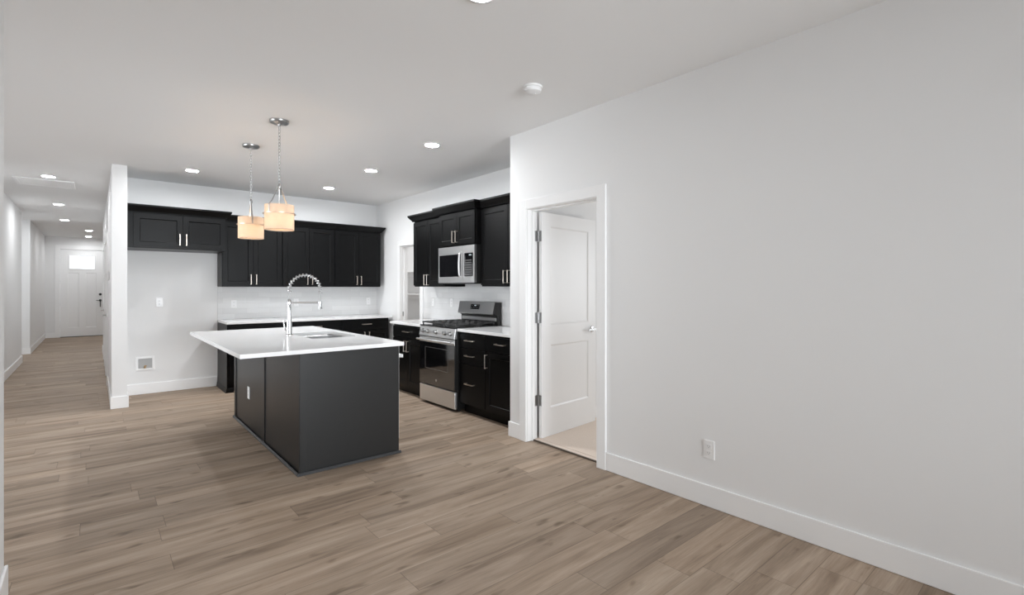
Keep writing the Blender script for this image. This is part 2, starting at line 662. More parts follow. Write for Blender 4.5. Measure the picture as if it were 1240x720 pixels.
struct('baseboard_stove', b, M_TRIM, bevel=0.004)
b = BM()
box(b, XK + 0.12, XK + 0.12 + BT, YC - 0.12, YC - 0.11, 0.015, BH)
box(b, XK + 0.12, 6.5, 3.35 - BT, 3.35, 0.015, BH)
box(b, 6.5 - BT, 6.5, -1.4, 3.35 - BT, 0.015, BH)
struct('baseboard_bedroom', b, M_TRIM, bevel=0.004)


def casing_x(name, xf, y0, y1, ztop, depth, side=-1, cw=0.0875, th=0.018):
    """casing + jamb of a doorway in a wall whose visible face is x = xf (side -1: faces -X)"""
    b = BM()
    xa = xf + side * th
    box(b, xa, xf, y0 - cw, y0 - 0.004, 0.001, ztop + cw)
    box(b, xa, xf, y1 + 0.004, y1 + cw, 0.001, ztop + cw)
    box(b, xa, xf, y0 - 0.004, y1 + 0.004, ztop + 0.004, ztop + cw)
    xb = xf - side * depth
    box(b, xf, xb, y0 - 0.02, y0, 0.001, ztop + 0.02)
    box(b, xf, xb, y1, y1 + 0.02, 0.001, ztop + 0.02)
    box(b, xf, xb, y0, y1, ztop, ztop + 0.02)
    # stop strips
    xs, xe = xf - side * (depth * 0.42), xf - side * (depth * 0.70)
    box(b, xs, xe, y0, y0 + 0.011, 0.001, ztop); box(b, xs, xe, y1 - 0.011, y1, 0.001, ztop); box(b, xs, xe, y0 + 0.011, y1 - 0.011, ztop - 0.011, ztop)
    return struct(name, b, M_TRIM, bevel=0.002)


casing_x('trim_1', XR, DY0, DY1, DZ, WT)
t2 = casing_x('trim_2', XK, QY0, QY1, QZ, 0.12)
b = BM(); box(b, XK + 0.03, XK + 0.065, QY1 - 0.0025, QY1 + 0.0005, 0.915, 0.985)
obj('strike_plate', b, M_SATIN, t2, label='small metal strike plate on the jamb')


def wall_pieces_front():
    b = BM()
    cw = 0.105
    box(b, FX0 - cw, FX0, YF - 0.018, YF, 0.001, FZ + cw); box(b, FX1, FX1 + cw, YF - 0.018, YF, 0.001, FZ + cw); box(b, FX0, FX1, YF - 0.018, YF, FZ, FZ + cw)
    box(b, FX0 - 0.02, FX0, YF, YF + 0.12, 0.001, FZ + 0.02); box(b, FX1, FX1 + 0.02, YF, YF + 0.12, 0.001, FZ + 0.02); box(b, FX0, FX1, YF, YF + 0.12, FZ, FZ + 0.02)
    return struct('trim_3', b, M_TRIM, bevel=0.002)


wall_pieces_front()
b = BM(); box(b, FX0, FX1, YF - 0.005, YF + 0.1, 0.001, 0.016)
struct('trim_4', b, M_DKHW, bevel=0.003)


def panel_leaf(b, x0, x1, z0, z1, y0, y1, panels, rec=0.007, ch=0.012, both=True):
    """door slab (x width, z height, y thickness, front at y0) with sunk panels"""
    xs = sorted({x0, x1, *[p[0] for p in panels], *[p[1] for p in panels]})
    zs = sorted({z0, z1, *[p[2] for p in panels], *[p[3] for p in panels]})
    for front, yy, sgn in ((True, y0, 1), (False, y1, -1)):
        for i in range(len(xs) - 1):
            for j in range(len(zs) - 1):
                cx, cz = (xs[i] + xs[i + 1]) / 2, (zs[j] + zs[j + 1]) / 2
                inside = any(p[0] < cx < p[1] and p[2] < cz < p[3] for p in panels)
                if inside and (front or both):
                    continue
                v = [bm_v(b, xs[i], yy, zs[j]), bm_v(b, xs[i + 1], yy, zs[j]), bm_v(b, xs[i + 1], yy, zs[j + 1]), bm_v(b, xs[i], yy, zs[j + 1])]
                b.faces.new(v)
        if front or both:
            for (a0, a1, c0, c1) in panels:
                # the outline may be crossed by other grid lines, so the rim carries them too
                ring = [(x, c0) for x in xs if a0 <= x < a1] + [(a1, z) for z in zs if c0 <= z < c1] + [(x, c1) for x in reversed(xs) if a0 < x <= a1] + [(a0, z) for z in reversed(zs) if c0 < z <= c1]
                O = [bm_v(b, x, yy, z) for x, z in ring]
                I = [bm_v(b, min(max(x, a0 + ch), a1 - ch), yy + sgn * rec, min(max(z, c0 + ch), c1 - ch)) for x, z in ring]
                n = len(ring)
                for i in range(n):
                    b.faces.new((O[i], O[(i + 1) % n], I[(i + 1) % n], I[i]))
                b.faces.new(I)
    for (xa, za, xb, zb) in ((x0, z0, x1, z0), (x1, z0, x1, z1), (x1, z1, x0, z1), (x0, z1, x0, z0)):
        b.faces.new([bm_v(b, xa, y0, za), bm_v(b, xb, y0, zb), bm_v(b, xb, y1, zb), bm_v(b, xa, y1, za)])
    bmesh.ops.remove_doubles(b, verts=b.verts[:], dist=1e-5)
    bmesh.ops.recalc_face_normals(b, faces=b.faces[:])
    return b


def bm_v(b, x, y, z):
    return b.verts.new((x, y, z))


def lever(parent, x, y, z, sgn_y, dirx, m=M_CHROME, name='door_lever', length=0.105):
    """round rose + lever standing off the leaf face at y, pointing along dirx"""
    b = BM()
    lathe(b, [(0.0, 0), (0.031, 0.0), (0.031, 0.006), (0.026, 0.011), (0.012, 0.012), (0.011, 0.045), (0.0, 0.045)], (0, 0, 0), 24, 'y')
    if sgn_y < 0:
        for v in b.verts: v.co.y *= -1
    yy = sgn_y * 0.045
    tube(b, [(-0.008 * dirx, yy, 0), (0.03 * dirx, yy, 0.001), (0.075 * dirx, yy * 0.97, 0.0), (length * dirx, yy * 0.9, -0.003)], 0.009, 10, flat=(0.006, 0.009))
    bmesh.ops.translate(b, verts=b.verts[:], vec=(x, y, z))
    bmesh.ops.recalc_face_normals(b, faces=b.faces[:])
    return obj(name, b, m, parent, smooth=True, label='satin chrome lever handle')


# bedroom door leaf: hinged on the far jamb, open about 95 degrees into the bedroom
LW = 0.825
ad = R(5.4)
b = BM()
panel_leaf(b, 0.0, LW, 0.016, 2.035, 0.0, 0.035, [(0.12, LW - 0.12, 0.27, 0.84), (0.12, LW - 0.12, 1.02, 1.915)], rec=0.008, ch=0.014)
door1 = struct('door_1', b, M_DOOR, bevel=0.0015)
door1.location = (XR + WT + 0.010, 3.186, 0)
door1.rotation_euler = (0, 0, ad)
lever(door1, LW - 0.062, 0.0, 0.945, -1, -1)
lever(door1, LW - 0.062, 0.035, 0.945, 1, -1)
b = BM(); box(b, LW - 0.0005, LW + 0.002, 0.006, 0.029, 0.915, 0.975)
obj('latch_plate', b, M_STEEL, door1)
for z in (0.35, 1.09, 1.82):
    b = BM()
    lathe(b, [(0.0, -0.052), (0.0065, -0.052), (0.0065, 0.052), (0.0, 0.052)], (-0.006, 0.035, z), 12)
    box(b, -0.003, 0.0, 0.003, 0.033, z - 0.047, z + 0.047)
    box(b, -0.046, -0.012, 0.0405, 0.0435, z - 0.047, z + 0.047)
    obj('hinge', b, M_SATIN, door1, label='satin metal butt hinge')

# front door: a high light above two tall panels
b = BM()
panel_leaf(b, FX0 + 0.004, FX1 - 0.004, 0.016, FZ - 0.004, YF + 0.012, YF + 0.056, [(-0.54, -0.30, 0.25, 1.77), (-0.165, 0.075, 0.25, 1.77)], rec=0.010, ch=0.02)
# cut the opening of the light out of the slab
door2 = struct('door_2', b, M_DOOR)
cut = BM(); box(cut, -0.50, 0.035, YF - 0.1, YF + 0.2, 1.88, 2.245)
cutter = obj('door_light_opening', cut, M_DOOR)
bpy.context.view_layer.objects.active = door2
md = door2.modifiers.new('opening', 'BOOLEAN')
md.operation = 'DIFFERENCE'
md.solver = 'EXACT'
md.object = cutter
dg = bpy.context.evaluated_depsgraph_get()
me = bpy.data.meshes.new_from_object(door2.evaluated_get(dg))
door2.modifiers.clear()
door2.data = me
bpy.data.objects.remove(cutter)
b = BM()
for a in ((-0.525, -0.50, 1.855, 2.27), (0.035, 0.06, 1.855, 2.27)):
    box(b, a[0], a[1], YF + 0.002, YF + 0.0115, a[2], a[3])
box(b, -0.50, 0.035, YF + 0.002, YF + 0.0115, 1.855, 1.88); box(b, -0.50, 0.035, YF + 0.002, YF + 0.0115, 2.245, 2.27)
obj('glazing_bead', b, M_DOOR, door2, bevel=0.003)
b = BM(); box(b, -0.499, 0.034, YF + 0.03, YF + 0.036, 1.881, 2.244)
obj('glass_pane', b, M_FROST, door2, label='frosted glass pane')
b = BM()
lathe(b, [(0, 0), (0.033, 0), (0.033, -0.014), (0.02, -0.02), (0, -0.02)], (0.15, YF + 0.0115, 1.17), 20, 'y')
obj('deadbolt', b, M_DKHW, door2, smooth=True, label='black deadbolt')
b = BM()
lathe(b, [(0, 0), (0.030, 0), (0.030, -0.012), (0.012, -0.014), (0.012, -0.05), (0, -0.05)], (0.15, YF + 0.0115, 1.0), 20, 'y')
tube(b, [(0.155, YF - 0.036, 1.0), (0.06, YF - 0.036, 1.0)], 0.008)
tube(b, [(0.15, YF - 0.005, 0.99), (0.15, YF - 0.035, 0.95), (0.15, YF - 0.04, 0.86), (0.15, YF - 0.005, 0.82)], 0.009)
obj('handle_set', b, M_DKHW, door2, smooth=True, label='black handle set')
for z in (0.3, 0.9, 1.5, 2.1):
    b = BM(); lathe(b, [(0, -0.05), (0.007, -0.05), (0.007, 0.05), (0, 0.05)], (FX0 + 0.002, YF + 0.004, z), 10)
    obj('hinge', b, M_STEEL, door2)

# two closed doors in the hall's right wall, seen almost edge-on
for k, (y0, y1) in enumerate(((8.95, 9.85), (11.19, 12.11))):
    b = BM(); cw = 0.0875; zt = 2.04
    xa, xf = PX0 - 0.018, PX0
    box(b, xa, xf, y0 - cw, y0, 0.001, zt + cw); box(b, xa, xf, y1, y1 + cw, 0.001, zt + cw); box(b, xa, xf, y0, y1, zt, zt + cw)
    struct('trim_%d' % (5 + k), b, M_TRIM, bevel=0.002)
    b = BM(); w = y1 - y0 - 0.012
    panel_leaf(b, 0, w, 0.012, zt - 0.005, -0.003, 0.0, [(0.11, w - 0.11, 0.25, 0.84), (0.11, w - 0.11, 1.02, 1.92)], rec=0.002, ch=0.012, both=False)
    d = struct('door_%d' % (3 + k), b, M_DOOR)
    d.location = (PX0 - 0.0005, y1 - 0.006, 0)
    d.rotation_euler = (0, 0, -PI / 2)
    lever(d, 0.07, -0.003, 0.94, -1, 1)

# ------------------------------------------------------------------ cabinet builders (front faces local -Y, width along local X)
def pull(parent, x, y, z, length=0.14, vertical=True):
    b = BM()
    h = length / 2
    st, w = 0.030, 0.0055
    if vertical:
        P = [(x, y, z - h), (x, y - st, z - h), (x, y - st, z + h), (x, y, z + h)]
        box(b, x - w, x + w, y - st, y, z - h, z - h + 0.010); box(b, x - w, x + w, y - st, y, z + h - 0.010, z + h); box(b, x - w, x + w, y - st - 0.009, y - st, z - h, z + h)
    else:
        # a gently bowed bar on two feet
        box(b, x - h, x - h + 0.010, y - st, y, z - w, z + w); box(b, x + h - 0.010, x + h, y - st, y, z - w, z + w)
        pts = [(x - h + 2 * h * i / 10, y - st - 0.004 - 0.005 * math.sin(PI * i / 10), z) for i in range(11)]
        tube(b, pts, 0.005, flat=(0.0045, 0.0055))
    return obj('pull_handle', b, M_NICKEL, parent, bevel=0.0015, label='slim nickel bar pull')


def shaker_door(parent, x0, x1, z0, z1, yf=-0.02, th=0.02, fr=0.058, name='door'):
    b = BM()
    panel_leaf(b, x0, x1, z0, z1, yf, yf + th, [(x0 + fr, x1 - fr, z0 + fr, z1 - fr)], rec=0.009, ch=0.004, both=False)
    return obj(name, b, M_CAB, parent, bevel=0.0015)


def drawer_front(parent, x0, x1, z0, z1, yf=-0.02, th=0.02):
    b = BM(); box(b, x0, x1, yf, yf + th, z0, z1)
    return obj('drawer', b, M_CAB, parent, bevel=0.002)


def crown(parent, w, depth, z0, left=True, right=True, yf=-0.02, h=0.085, pr=0.058):
    """cove crown along the front with returns at free ends; z0 = its bottom"""
    prof = [(0, 0), (0.010, 0), (0.014, 0.012), (0.030, 0.030), (0.050, 0.056), (pr, 0.066), (pr, h), (0, h)]
    b = BM()
    rows = []
    for o, z in prof:
        xl = -o if left else 0.0
        xr = w + (o if right else 0.0)
        row = []
        if left: row.append((xl, depth, z0 + z))
        row += [(xl, yf - o, z0 + z), (xr, yf - o, z0 + z)]
        if right: row.append((xr, depth, z0 + z))
        rows.append([b.verts.new(p) for p in row])
    for A, B in zip(rows, rows[1:]):
        for i in range(len(A) - 1):
            b.faces.new((A[i], A[i + 1], B[i + 1], B[i]))
    b.faces.new([r[0] for r in rows]); b.faces.new([r[-1] for r in rows][::-1])
    if not left or not right or True:
        top = rows[-2]
        q = [v for v in top] + ([] if left and right else [])
        p0 = b.verts.new((0.0, depth, z0 + h)) if not left else None
        p1 = b.verts.new((w, depth, z0 + h)) if not right else None
        loop = ([p0] if p0 else []) + list(top) + ([p1] if p1 else [])
        b.faces.new(loop)
    bmesh.ops.recalc_face_normals(b, faces=b.faces[:])
    return obj('crown_moulding', b, M_CAB, parent)


def carcass(parent, w, depth, z0, z1, toe=False, kick=0.105, kickin=0.06):
    b = BM()
    if toe:
        box(b, 0, w, 0, depth, kick, z1)
        box(b, 0.0, w, kickin, depth, 0.001, kick)
    else:
        box(b, 0, w, 0, depth, z0, z1)
    return obj('cabinet_box', b, M_CAB, parent, bevel=0.001)


G = 0.0025


def wall_cabinet(label, loc, rot, w, depth, z0, z1, nd=2, fl=0.008, crown_l=True, crown_r=True, hz=None, group=None, split=None, fr=0.058, crown_z=None, lip=0.0):
    t = thing('wall_cabinet', label, 'cabinet', loc, rot, group)
    carcass(t, w, depth, z0, z1)
    if split is None:
        cuts = [fl, w / 2, w - 0.008] if nd == 2 else [fl, w - 0.008]
    else:
        cuts = split
    hz = hz or z0 + 0.10
    nd = len(cuts) - 1
    for i in range(nd):
        d = shaker_door(t, cuts[i] + (G if i else 0), cuts[i + 1] - (G if i < nd - 1 else 0), z0 + 0.016, z1 - 0.05, fr=fr)
        right_side = (i % 2 == 0)
        x = cuts[i + 1] - 0.034 if right_side else cuts[i] + 0.034
        pull(d, x, -0.02, hz)
    crown(t, w, depth, crown_z if crown_z else z1 - 0.035, crown_l, crown_r)
    return t


# -- back wall run: X 1.31 .. 3.58
BX0, BW = 1.312, 0.756
UZ0, UZ1 = 1.372, 2.286
labs = ['leftmost of three black wall cabinets over the back counter, beside the fridge alcove',
        'middle one of three black wall cabinets over the back counter, behind the faucet',
        'rightmost of three black wall cabinets over the back counter, nearest the corner']
for i in range(3):
    wall_cabinet(labs[i], (BX0 + i * BW, YB - 0.31, 0), 0, BW - 0.001, 0.309, UZ0, UZ1, crown_l=(i == 0 and False), crown_r=(i == 2), group='wall cabinets over the back counter')
# cabinet over the fridge space, deeper
wall_cabinet('wide shallow black cabinet hung high over the empty fridge space', (PX1 + 0.003, YB - 0.575, 0), 0, BX0 - PX1 - 0.004, 0.574, 1.83, UZ1, split=[0.062, 0.545, BX0 - PX1 - 0.012], crown_l=False, crown_r=True, hz=1.945, fl=0.05)

# -- stove wall uppers (rotated -90: local x runs towards the viewer)
rr = -PI / 2
wall_cabinet('black two-door wall cabinet between pantry doorway and microwave', (XK - 0.31, 6.01, 0), rr, 0.765, 0.309, UZ0, UZ1, crown_l=True, crown_r=False, hz=1.46, split=[0.008, 0.375, 0.757])
wall_cabinet('small black two-door cabinet directly above the microwave', (XK - 0.385, 5.243, 0), rr, 0.766, 0.384, 1.846, UZ1, crown_l=True, crown_r=True, hz=1.955, split=[0.012, 0.383, 0.754])
wall_cabinet('tall black wall cabinet between microwave and white wall end', (XK - 0.31, 4.476, 0), rr, 0.985, 0.309, UZ0, UZ1, crown_l=False, crown_r=False, hz=1.475, split=[0.008, 0.478, 0.977])


def base_cabinet(label, loc, rot, w, depth=0.60, layout='drawer_doors', group=None, ztop=0.883):
    t = thing('base_cabinet', label, 'cabinet', loc, rot, group)
    carcass(t, w, depth, 0, ztop, toe=True)
    zt = ztop - 0.022
    if layout == 'drawers':
        for z0, z1 in ((0.715, zt), (0.545, 0.708), (0.118, 0.538)):
            d = drawer_front(t, 0.008, w - 0.004, z0, z1)
            hzz = (z0 + z1) / 2 if z1 - z0 < 0.2 else z0 + 0.21
            pull(d, w / 2 - 0.02, -0.02, hzz + 0.01, 0.15, False)
    else:
        d = drawer_front(t, 0.008, w - 0.008, 0.715, zt)
        pull(d, w / 2, -0.02, 0.80, 0.15, False)
        if layout == 'drawer_doors':
            for i, (a, c) in enumerate(((0.008, w / 2 - G), (w / 2 + G, w - 0.008))):
                dd = shaker_door(t, a, c, 0.118, 0.708)
                pull(dd, (c - 0.034) if i == 0 else (a + 0.034), -0.02, 0.615)
        elif layout == 'left_pull_door':
            dd = shaker_door(t, 0.008, w - 0.008, 0.118, 0.708)
            pull(dd, 0.034, -0.02, 0.613)
    return t


labs = ['black base cabinet at left end of the back counter, beside the fridge space',
        'black base cabinet in the middle of the back counter run, behind the sink',
        'black base cabinet with drawer and two doors, right end of the back counter']
for i in range(3):
    x0 = BX0 + i * BW + (0.02 if i == 0 else 0)
    t = base_cabinet(labs[i], (x0, YB - 0.60, 0), 0, BW - 0.001 - (0.02 if i == 0 else 0), 0.599, group='base cabinets under the back counter')
    if i == 0:
        b = BM(); box(b, -0.019, 0.0, -0.02, 0.599, 0.001, 0.883)
        obj('end_panel', b, M_CAB, t, bevel=0.001)
        b = BM(); prism(b, [(-0.019, 0.001), (-0.036, 0.001), (-0.034, 0.010), (-0.024, 0.055), (-0.019, 0.06)], -0.038, 0.599, 1)
        prism(b, [(-0.02, 0.001), (-0.038, 0.001), (-0.036, 0.010), (-0.026, 0.055), (-0.02, 0.06)], -0.019, 0.06, 0)
        obj('shoe_moulding', b, M_CAB, t)

base_cabinet('black base cabinet with drawer and doors between pantry doorway and range', (XK - 0.60, 6.04, 0), rr, 0.795, 0.599, 'drawer_doors')
base_cabinet('black three-drawer base cabinet right beside the range', (XK - 0.60, 4.477, 0), rr, 0.47, 0.599, 'drawers', ztop=0.883)
base_cabinet('black base cabinet with one drawer over one door, against the white wall end', (XK - 0.60, 4.006, 0), rr, 0.515, 0.599, 'left_pull_door')

# ------------------------------------------------------------------ counters and tile
b = BM(); box(b, BX0 - 0.003, 3.615, YB - 0.655, YB - 0.001, 0.884, 0.914)
tag(obj('countertop', b, M_QUARTZ, bevel=0.003), 'white quartz countertop along the back wall under the tile', 'countertop')
b = BM(); box(b, XK - 0.645, XK - 0.001, 5.243, 6.075, 0.884, 0.914)
tag(obj('countertop', b, M_QUARTZ, bevel=0.003), 'short white quartz countertop between range and pantry doorway', 'countertop')
b = BM(); box(b, XK - 0.645, XK - 0.001, YC + 0.002, 4.478, 0.884, 0.914)
tag(obj('countertop', b, M_QUARTZ, bevel=0.003), 'white quartz countertop between range and white wall end', 'countertop')
b = BM(); box(b, BX0, XK - 0.001, YB - 0.009, YB - 0.0005, 0.9145, 1.3715)
tag(obj('tile_backsplash', b, tile_material(0)), 'glossy white tile backsplash on the back wall', 'backsplash')
b = BM(); box(b, XK - 0.009, XK - 0.0005, YC + 0.001, 6.29, 0.9145, 1.3715); box(b, XK - 0.009, XK - 0.0005, 4.48, 5.24, 1.3715, 1.404)
tag(obj('tile_backsplash', b, tile_material(1)), 'glossy white tile backsplash on the stove wall behind the range', 'backsplash')

# ------------------------------------------------------------------ island
IX0, IX1, IY0, IY1 = 1.139, 1.925, 3.715, 5.85
isl = thing('kitchen_island', 'large black kitchen island base under the white quartz top', 'kitchen island', (1.53, 4.78, 0))
ox, oy = 1.53, 4.78


def ibox(b, x0, x1, y0, y1, z0, z1):
    return box(b, x0 - ox, x1 - ox, y0 - oy, y1 - oy, z0, z1)


b = BM()
# hollow carcass: room for the sink bowl and the dishwasher
ibox(b, IX0 + 0.018, IX1 - 0.05, 5.12, IY1 - 0.02, 0.10, 0.883)
ibox(b, IX0 + 0.018, IX1 - 0.05, 4.335, 5.12, 0.10, 0.60)
ibox(b, IX0 + 0.018, IX0 + 0.24, IY0 + 0.02, 5.12, 0.10, 0.883)
ibox(b, IX0 + 0.018, IX1 - 0.11, IY0 + 0.02, IY1 - 0.02, 0.002, 0.10)
obj('cabinet_box', b, M_CABIN, isl)
b = BM(); ibox(b, IX0, IX0 + 0.018, IY0, IY1, 0.002, 0.883)
obj('back_panel', b, M_ISL, isl)
b = BM(); ibox(b, IX0 + 0.0181, IX1, IY0, IY0 + 0.02, 0.002, 0.883)
obj('end_panel', b, M_ISL, isl, bevel=0.001)
b = BM(); ibox(b, IX0 + 0.0181, IX1, IY1 - 0.02, IY1, 0.002, 0.883)
obj('end_panel', b, M_ISL, isl, bevel=0.001)
for y0, y1 in ((IY1 - 0.06, IY1), (4.66, 4.72)):
    b = BM(); ibox(b, IX0 - 0.008, IX0 - 0.0002, y0, y1, 0.002, 0.883)
    obj('batten', b, M_ISL, isl, bevel=0.001)
b = BM(); ibox(b, IX0 - 0.004, IX0 + 0.045, IY0 - 0.006, IY0 - 0.0002, 0.002, 0.883); ibox(b, IX0 - 0.006, IX0 - 0.0002, IY0 - 0.006, IY0 + 0.02, 0.002, 0.883)
obj('corner_trim', b, M_ISL, isl, bevel=0.001)


def shoe_ring(b):
    h, w = 0.02, 0.013
    x0, x1, y0, y1 = IX0 - 0.009 - ox, IX1 - ox, IY0 - 0.007 - oy, IY1 - oy
    prism(b, [(x0, 0.001), (x0 - w, 0.001), (x0 - w, 0.008), (x0 - 0.004, h), (x0, h)], y0 - w, y1 + w, 1)
    prism(b, [(y0, 0.001), (y0 - w, 0.001), (y0 - w, 0.008), (y0 - 0.004, h), (y0, h)], x0, x1 + w, 0)
    prism(b, [(y1, 0.001), (y1 + w, 0.001), (y1 + w, 0.008), (y1 + 0.004, h), (y1, h)], x0, x1 + w, 0)
    return b


obj('shoe_moulding', shoe_ring(BM()), M_SHOE, isl)
# fronts on the working side (away from the viewer)
for k, (y0, y1) in enumerate(((4.345, 4.72), (4.726, 5.10), (5.108, 5.84))):
    b = BM()
    panel_leaf(b, 0, y1 - y0, 0.118, 0.86, 0, 0.02, [(0.058, y1 - y0 - 0.058, 0.176, 0.802)], rec=0.009, ch=0.004, both=False)
    # turn the leaf so its front faces +X
    bmesh.ops.rotate(b, verts=b.verts[:], matrix=Matrix.Rotation(PI / 2, 3, 'Z'), cent=(0, 0, 0))
    bmesh.ops.translate(b, verts=b.verts[:], vec=(IX1 - 0.012 - ox, y0 - oy, 0))
    d = obj('door', b, M_CAB, isl)
    b = BM(); yy = (y1 - 0.035 if k != 1 else y0 + 0.035) - oy
    box(b, IX1 - 0.012 - ox, IX1 + 0.02 - ox, yy - 0.005, yy + 0.005, 0.69, 0.70); box(b, IX1 - 0.012 - ox, IX1 + 0.02 - ox, yy - 0.005, yy + 0.005, 0.82, 0.83)
    box(b, IX1 + 0.02 - ox, IX1 + 0.028 - ox, yy - 0.005, yy + 0.005, 0.69, 0.83)
    obj('pull_handle', b, M_NICKEL, d)

# dishwasher in the island's end bay, its steel edge peeping past the end panel
dw = thing('dishwasher', 'stainless dishwasher in the island, only its steel front edge showing past the end panel', 'dishwasher', (1.65, 4.03, 0))
b = BM(); box(b, -0.255, 0.23, -0.29, 0.30, 0.11, 0.875)
obj('tub', b, M_BLKPL, dw)
b = BM(); box(b, 0.2305, 0.292, -0.29, 0.30, 0.11, 0.875)
obj('door', b, M_STEEL, dw, bevel=0.004)
b = BM(); box(b, 0.292, 0.318, -0.27, -0.245, 0.775, 0.80); box(b, 0.292, 0.318, 0.25, 0.275, 0.775, 0.80); box(b, 0.318, 0.333, -0.28, 0.285, 0.773, 0.802)
obj('bar_handle', b, M_STEEL, dw, bevel=0.003)
b = BM(); box(b, -0.25, 0.20, -0.28, 0.29, 0.10, 0.1095)
obj('base', b, M_BLKPL, dw)

# island top with the sink cut-out
TX0, TX1, TY0, TY1 = 0.742, 1.952, 3.672, 5.885
SX0, SX1, SY0, SY1 = 1.455, 1.865, 4.40, 5.07
b = BM()
zt0, zt1 = 0.8835, 0.914
rad = 0.05


def rrect(x0, x1, y0, y1, r, n=6):
    out = []
    for cx, cy, a0 in ((x1 - r, y1 - r, 0), (x0 + r, y1 - r, 90), (x0 + r, y0 + r, 180), (x1 - r, y0 + r, 270)):
        for i in range(n + 1):
            a = R(a0 + 90 * i / n)
            out.append((cx + r * math.cos(a), cy + r * math.sin(a)))
    return out


inner = rrect(SX0, SX1, SY0, SY1, rad)
nn = len(inner)
outer_c = [(TX1, TY1), (TX0, TY1), (TX0, TY0), (TX1, TY0)]
for z, flip in ((zt1, False), (zt0, True)):
    I = [b.verts.new((x, y, z)) for x, y in inner]
    O = [b.verts.new((x, y, z)) for x, y in outer_c]
    q = nn // 4
    for k in range(4):
        for i in range(k * q, (k + 1) * q - 1):
            b.faces.new((O[k], I[i + 1], I[i]) if not flip else (O[k], I[i], I[i + 1]))
        j = ((k + 1) * q) % nn
        f = (O[k], O[(k + 1) % 4], I[j], I[(k + 1) * q - 1])
        b.faces.new(f if not flip else f[::-1])
    if not flip: It, Ot = I, O
    else: Ib, Ob = I, O
for i in range(nn):
    b.faces.new((It[i], It[(i + 1) % nn], Ib[(i + 1) % nn], Ib[i]))
for i in range(4):
    b.faces.new((Ot[i], Ot[(i + 1) % 4], Ob[(i + 1) % 4], Ob[i]))
bmesh.ops.recalc_face_normals(b, faces=b.faces[:])
tag(obj('countertop', b, M_QUARTZ, bevel=0.003), 'broad white quartz countertop of the island, overhanging on the left', 'countertop')

# undermount sink
sk = thing('sink', 'stainless undermount sink set in the island top', 'sink', ((SX0 + SX1) / 2, (SY0 + SY1) / 2, 0.66))
b = BM()
cx, cy = (SX0 + SX1) / 2, (SY0 + SY1) / 2
zs = [(0.2225, 0.012, 0.055), (0.2225, -0.002, 0.048), (0.20, -0.002, 0.048), (0.06, 0.002, 0.05), (0.012, 0.015, 0.06), (0.0, 0.05, 0.07)]
rings = []
for z, ins, r in zs:
    rings.append([b.verts.new((x - cx, y - cy, z)) for x, y in rrect(SX0 + ins - (0.025 if z > 0.21 and ins > 0 else 0), SX1 - ins + (0.025 if z > 0.21 and ins > 0 else 0), SY0 + ins - (0.025 if z > 0.21 and ins > 0 else 0), SY1 - ins + (0.025 if z > 0.21 and ins > 0 else 0), r)])
for A, B in zip(rings, rings[1:]):
    for i in range(nn):
        b.faces.new((A[i], A[(i + 1) % nn], B[(i + 1) % nn], B[i]))
b.faces.new(rings[-1])
bmesh.ops.recalc_face_normals(b, faces=b.faces[:])
so = obj('basin', b, M_DKSTEEL, sk)
sm = so.modifiers.new('shell', 'SOLIDIFY')
sm.thickness = 0.0012
sm.offset = 0
for p in so.data.polygons: p.use_smooth = True
b = BM(); lathe(b, [(0, 0.0035), (0.02, 0.0035), (0.03, 0.006), (0.045, 0.005), (0.047, 0.0018)], (0, 0, 0), 24)
obj('drain', b, M_CHROME, sk, smooth=True)

# ------------------------------------------------------------------ spring faucet
FXp, FYp = 1.402, 4.885
fa = thing('faucet', 'tall chrome spring-neck pull-down faucet beside the island sink', 'faucet', (FXp, FYp, 0.914), R(-25))
b = BM(); lathe(b, [(0.0, 0.0), (0.031, 0.0), (0.031, 0.005), (0.026, 0.010), (0.0245, 0.02), (0.0235, 0.10), (0.019, 0.17), (0.0165, 0.215), (0.0160, 0.33), (0.012, 0.336), (0.0, 0.336)], n=28)
obj('body', b, M_CHROME, fa, smooth=True)
r_a, zc = 0.1365, 0.425
ax = r_a
arc = [(0, 0, 0.334), (0, 0, 0.38)] + [(ax - r_a * math.cos(a), 0, zc + r_a * math.sin(a)) for a in [PI * i / 24 for i in range(25)]] + [(2 * r_a, 0, 0.38), (2 * r_a, 0, 0.31)]
b = BM(); tube(b, arc, 0.0060, 10)
obj('hose', b, M_GREYBOX, fa, smooth=True)


def spring(turns=17, rs=0.0140, wire=0.0038):
    pts = []
    N = turns * 12
    for i in range(N + 1):
        s = i / N
        a = PI * (s * 1.14 - 0.07)
        a = min(max(a, 0), PI)
        ext = 0.0
        if s * 1.14 - 0.07 < 0: ext = (s * 1.14 - 0.07) * PI * r_a
        if s * 1.14 - 0.07 > 1: ext = -(s * 1.14 - 1.07) * PI * r_a
        c = Vector((ax - r_a * math.cos(a), 0, zc + r_a * math.sin(a) + ext))
        rad_v = Vector((-math.cos(a), 0, math.sin(a)))
        t = 2 * PI * turns * s
        pts.append(c + rad_v * (rs * math.cos(t)) + Vector((0, rs * math.sin(t), 0)))
    return pts


